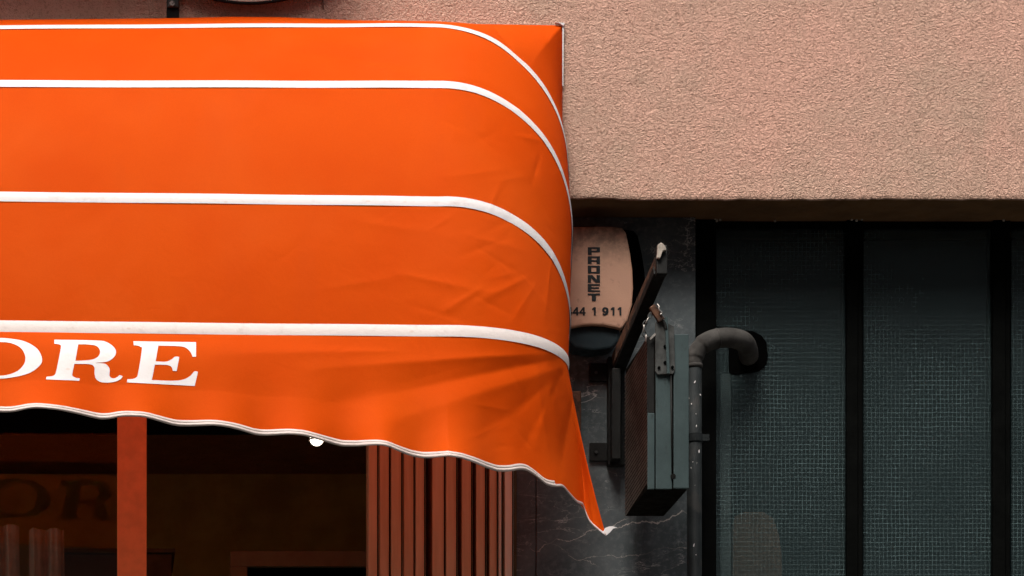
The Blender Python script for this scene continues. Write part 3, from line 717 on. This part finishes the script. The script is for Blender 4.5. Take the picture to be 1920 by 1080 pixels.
# ------------------------------------------------------------------ siren box
sx = thing('alarm_siren', 'faded beige alarm siren box lettered PRONET 444 1 911 beside the awning', 'alarm', P(1113, 640, .24))
YS = .11
half = [(0, 424), (38, 424.5), (54, 427), (61, 436), (68, 470), (73, 505), (74.5, 540), (72, 572), (64, 600), (52, 616)]
arc = [(40, 613), (22, 609.5), (0, 608)]
ol = [(1113+x, y) for x, y in half+arc]+[(1113-x, y) for x, y in (arc[:-1][::-1]+half[::-1][:-1])]
ol = [p for i, p in enumerate(ol) if i == 0 or p != ol[i-1]]
front = [P(x, y, YS) for x, y in ol]; m_ = MB(); m_.prism(front, (0, .13, 0))
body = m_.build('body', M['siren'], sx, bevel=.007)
for p in body.data.polygons: p.use_smooth = False
ln = [(1113+x, y) for x, y in ((50, 619), (38, 615), (20, 611.5), (0, 610), (-20, 611.5), (-38, 615), (-50, 619), (-46, 640), (-34, 652), (0, 657), (34, 652), (46, 640))]
MB().prism([P(x, y, YS+.022) for x, y in ln], (0, .10, 0)).build('lens', M['lens'], sx, bevel=.008)
c0 = P(1160, 606, YS-.0015); MB().tube([c0, c0+Vector((0, .004, 0))], .006, 16).build('screw', M['siren'], sx)
MB().prism([P(1113+x*1.09+16, y+6, .225) for x, y in [(1*a[0], a[1]) for a in half]]+[P(1113-x*1.0, y, .225) for x, y in half[::-1]], (0, .014, 0)).build('cast_shadow', M['black'], sx)  # black plate shaped as the cast shadow of the siren on the marble
def rect(x0, y0, x1, y1): return [(x0, y0), (x1, y0), (x1, y1), (x0, y1)]
GL = {'P': [rect(0,0,.32,1), rect(.3,0,1,.2), rect(.72,.1,1,.62), rect(.3,.44,1,.62)],
      'R': [rect(0,0,.32,1), rect(.3,0,1,.2), rect(.72,.1,1,1), rect(.3,.5,1,.68)],
      'O': [rect(0,0,.3,1), rect(.7,0,1,1), rect(.2,0,.8,.2), rect(.2,.8,.8,1)],
      'N': [rect(0,0,.28,1), rect(.72,0,1,1), [(.0,0),(.36,0),(1,1),(.66,1)]],
      'E': [rect(0,0,.3,1), rect(.2,0,1,.2), rect(.2,.41,.92,.6), rect(.2,.8,1,1)],
      'T': [rect(0,0,1,.24), rect(.33,.1,.67,1)],
      '4': [rect(.58,0,.86,1), rect(0,.6,1,.78), [(.58,0),(.72,.16),(.24,.7),(0,.62)]],
      '1': [rect(.42,0,.78,1), [(.42,0),(.6,.08),(.5,.3),(.1,.34),(.1,.2)]],
      '9': [bez([(.5,0,1),(.9,.14,1),(1,.42,1),(.9,.8,1),(.45,1,1),(.08,.9,1),(.12,.72,1),(.42,.8,1),(.62,.64,1),(.4,.68,1),(.06,.54,1),(.02,.26,1),(.18,.06,1)], 4)]}
nine_hole = bez([(.48,.18,1),(.64,.34,1),(.5,.5,1),(.34,.36,1)], 4)
Yq = YS-.0016
def glyph(ch, x0, y0, x1, y1):
    pl = lambda x, y: P(x0+(x1-x0)*x, y0+(y1-y0)*y, Yq)
    if ch == '9': fill([GL['9'][0], nine_hole], 'eo', pl, 'letter', M['ink'], sx, grid=None)
    elif ch == 'R': fill(GL['R'], 'or', pl, 'letter', M['ink'], sx, grid=None)
    else: fill(GL[ch], 'or', pl, 'letter', M['ink'], sx, grid=None)
for ch, y in zip('PRONET', (463.5, 480.5, 498, 515.5, 532.5, 550)): glyph(ch, 1102, y, 1125, y+14.5)
for ch, xa in (('4', 1061), ('4', 1073.5), ('4', 1086), ('1', 1109), ('9', 1129), ('1', 1144), ('1', 1157)):
    glyph(ch, xa, 576, xa+(12 if ch != '1' else 10.5), 591.5)

# ------------------------------------------------------------------ projecting sign and its arm
br = thing('sign_bracket', 'rusty steel arm rising out from the wall above the projecting sign', 'bracket', P(1156, 870, .24))
def beam(A, B, wd, ht, up=(0, 0, 1)):
    A, B = Vector(A), Vector(B); t = (B-A).normalized(); sd = t.cross(Vector(up)).normalized(); u = sd.cross(t)
    if sd.x > 0: sd = -sd
    vs = []
    for p in (A, B): vs += [p+sd*wd/2+u*ht/2, p-sd*wd/2+u*ht/2, p-sd*wd/2-u*ht/2, p+sd*wd/2-u*ht/2]
    return vs, [(0,1,2,3),(7,6,5,4),(0,4,5,1),(1,5,6,2),(2,6,7,3),(3,7,4,0)]
A, B = P(1160, 690, .2), P(1237, 507, -.40)
MB().add(*beam(A, B, .048, .034)).build('arm', M['darkmetal'], br, bevel=.003)  # dark colour stands for the shaded underside of the arm
# side flange of the arm (rust, coloured lighter as the lit face of the arm)
A2, B2 = P(1150, 676, .19), P(1231, 492, -.41)
MB().add(*beam(A2, B2, .008, .05)).build('flange', M['rust'], br, bevel=.002)
MB().pbox(1141, 1172, 668, 872, .20, .24).build('wall_plate', M['darkmetal'], br, bevel=.003)
MB().pbox(1148, 1164, 690, 860, .14, .20).build('rib', M['darkmetal'], br, bevel=.003)
for y in (698, 847):
    MB().pbox(1106, 1139, y-17, y+17, .225, .24).build('lug', M['darkmetal'], br, bevel=.002)
    c0 = P(1118, y, .218); MB().tube([c0, c0+Vector((0, .006, 0))], .0065, 6).build('bolt', M['greymetal'], br)
MB().add(*beam(P(1240, 516, -.425), P(1240, 462, -.415), .040, .030, up=(0, 1, 0))).build('end_plate', M['darkmetal'], br, bevel=.003)
pts = [(1232, 483), (1234, 458), (1240, 454), (1247, 460), (1250, 468), (1243, 470), (1238, 484)]
MB().prism([P(x, y, -.45) for x, y in pts], (0, .018, 0)).build('cement_lump', M['mortar'], br, bevel=.003)
MB().prism([P(x, y, .15) for x, y in ((1160, 745), (1166, 752), (1166, 800), (1160, 848), (1155, 835), (1157, 790))], (0, .004, 0)).build('bare_patch', M['chrome'], br) if False else None

sg = thing('projecting_sign', 'teal metal projecting sign box with ribbed dark side beside the pipe', 'sign', P(1250, 930, -.12))
YN, YF = -.35, .10
a0, a1 = P(1213, 917, YN), P(1290, 630, YN); xl, xr, zb, zt = a0.x, a1.x, a0.z, a1.z
SH = -.0     # depth run straight back
MB().box((xl+.0038, YN+.004, zb), (xr, YF, zt)).build('case', M['seal'], sg, bevel=.003)
# ribbed side panel: raised ribs sloping down to the wall over a dark backing
n = 36; g = MB(); tilt = .032
for i in range(n+1):
    pt = (zt-zb)/n; z0 = zb+pt*(i-.3); z1 = z0+pt*.62; q = lambda z: min(zt, max(zb, z))
    zs = [q(z0+tilt), q(z1+tilt), q(z0), q(z1)]
    if zs[1]-zs[0] < .001 or zs[3]-zs[2] < .001: continue
    zm = [(zs[0]*.4+zs[1]*.6), (zs[2]*.4+zs[3]*.6)]
    F = [(xl+.004, YN, zs[0]), (xl, YN, zm[0]), (xl+.004, YN, zs[1])]; K = [(xl+.004, YF, zs[2]), (xl, YF, zm[1]), (xl+.004, YF, zs[3])]
    g.add(F+K, [(0, 1, 4, 3), (1, 2, 5, 4), (0, 2, 1), (3, 4, 5)])
g.build('ribbed_panel', M['ribs'], sg)
fx = lambda p: P(p, 700, YN).x; fz = lambda p: P(0, p, YN).z
MB().box((fx(1213), YN-.002, fz(774)), (fx(1226.5), YN+.003, fz(632))).build('edge_channel', M['darkmetal'], sg, bevel=.002)
MB().box((fx(1213.5), YN-.008, fz(918)), (fx(1226.5), YN+.003, fz(775))).build('edge_channel', M['sign'], sg, bevel=.002)
MB().box((fx(1229), YN-.006, fz(917.5)), (fx(1259.5), YN+.003, fz(640))).build('end_panel', M['sign'], sg, bevel=.002)
MB().box((fx(1262), YN-.012, fz(917)), (fx(1290.5), YN+.003, fz(628))).build('end_panel', M['sign'], sg, bevel=.003)
MB().tube([P(1262, 893, YN-.014), P(1262, 893, YN-.004)], .010, 14).build('bolt', M['darkmetal'], sg)
MB().tube([P(1260.7, 888, YN-.010), P(1258, 700, YN-.010)], .0035, 8).build('seam', M['darkmetal'], sg, smooth=True)
pl_ = [(1229, 604), (1240, 598), (1253, 606), (1264, 612), (1266, 694), (1262, 701), (1233, 702), (1229, 696)]
MB().prism([P(x, y, YN-.018) for x, y in pl_], (0, .010, 0)).build('corner_plate', M['greymetal'], sg, bevel=.002)
MB().prism([P(x, y, YN-.028) for x, y in ((1247, 594), (1252, 594), (1256, 700), (1251, 700))], (0, .012, 0)).build('plate_edge', M['sign'], sg, bevel=.001)
for x, y in ((1236, 689), (1261, 688), (1247, 649), (1247, 679)):
    c0 = P(x, y, YN-.023); MB().tube([c0, c0+Vector((0, .006, 0))], .0055, 10).build('bolt', M['black'], sg)
MB().prism([P(x, y, YN-.02) for x, y in ((1218, 634), (1228, 624), (1230, 627), (1220, 637))], (0, .006, 0)).build('wire_end', M['chrome'], sg)
# chain and shackle
ch = thing('chain', 'short steel chain hanging from the rusty arm to the sign corner', 'chain', P(1215, 620, -.36))
def link(c, ang, r=.009, flat=0):
    pts_ = []
    for t in np.linspace(0, 2*math.pi, 17):
        x_, z_ = r*.62*math.cos(t), r*1.25*math.sin(t); v = Vector((x_*math.cos(flat), x_*math.sin(flat), z_)); v.rotate(Matrix.Rotation(ang, 3, 'Y')); pts_.append(c+v)
    return pts_
cp = smooth_path([P(1224, 582, -.37), P(1216, 597, -.37), P(1209, 607, -.37), P(1207, 620, -.37), P(1211, 634, -.37)], 3)
for i, c in enumerate(cp[::2]):
    MB().tube(link(c, .5 if i < 4 else 0, .0105, flat=.3 if i % 2 else 1.5), .0024, 6).build('link', M['chrome'] if i % 2 == 0 else M['greymetal'], ch, smooth=True)
MB().add(*beam(P(1222, 574, -.375), P(1240, 602, -.375), .026, .018, up=(0, 1, 0))).build('shackle', M['rust'], ch, bevel=.004)
MB().tube(smooth_path([P(1232, 570, -.39), P(1236, 575, -.395), P(1235, 580, -.395), P(1241, 586, -.39), P(1238, 590, -.39)], 5), .003, 8).build('hook', M['chrome'], ch, smooth=True)
MB().tube(smooth_path([P(1238, 598, -.375), P(1246, 606, -.375), P(1249, 618, -.375)], 6), .006, 8).build('loop', M['darkmetal'], ch, smooth=True)

# ------------------------------------------------------------------ things above the awning
wb = thing('wall_bracket', 'dark metal bracket with a hexagonal bolt on the stucco above the awning', 'bracket', P(324, 30, 0))
MB().pbox(312.5, 336, -120, 44, -.010, .0).build('strap', M['darkmetal'], wb, bevel=.002)
MB().pbox(314, 335, -40, 13, -.022, -.011).build('lug', M['greymetal'], wb, bevel=.003)
c0 = P(323, 6, -.030); MB().tube([c0, c0+Vector((0, .008, 0))], .011, 6).build('bolt', M['chrome'], wb, bevel=.001)
rs = thing('round_sign', 'bottom rim of a round cream wall sign above the awning', 'sign', P(470, 6, 0))
cc = P(468, -292, -.04)
def disc(r, y0, y1, n=96): return MB().tube([(cc.x, y0, cc.z), (cc.x, y1, cc.z)], r, n)
disc(.617, -.052, -.040).build('face', M['cream'], rs); 
ring = MB(); ring.tube([(cc.x+.622*math.cos(t), -.045, cc.z+.621*math.sin(t)) for t in np.linspace(0, 2*math.pi, 121)], .006, 8); ring.build('rim', M['darkmetal'], rs, smooth=True)
disc(.60, -.038, -.001).build('back', M['darkmetal'], rs)
tag(MB().tube([P(606, -60, -.004), P(605.5, 0, -.004), P(606, 18, -.003)], .0016, 8).build('wall_line', M['rust']), 'thin brown line on the stucco above the awning', 'wall_line')  # thin tube drawn for a brown line on the stucco
fs_ = thing('shade_box', 'unseen orange box added above the awning to shade the stucco and bounce orange light', 'sign', P(0, -90, 0))  # unseen box added to shade the wall strip and bounce orange onto it
a = P(-700, -180, 0); b_ = P(600, -180, 0)
MB().box((a.x, -.40, a.z), (b_.x, -.02, a.z+.6)).build('blocker_box', M['orangebounce'], fs_, bevel=.01)
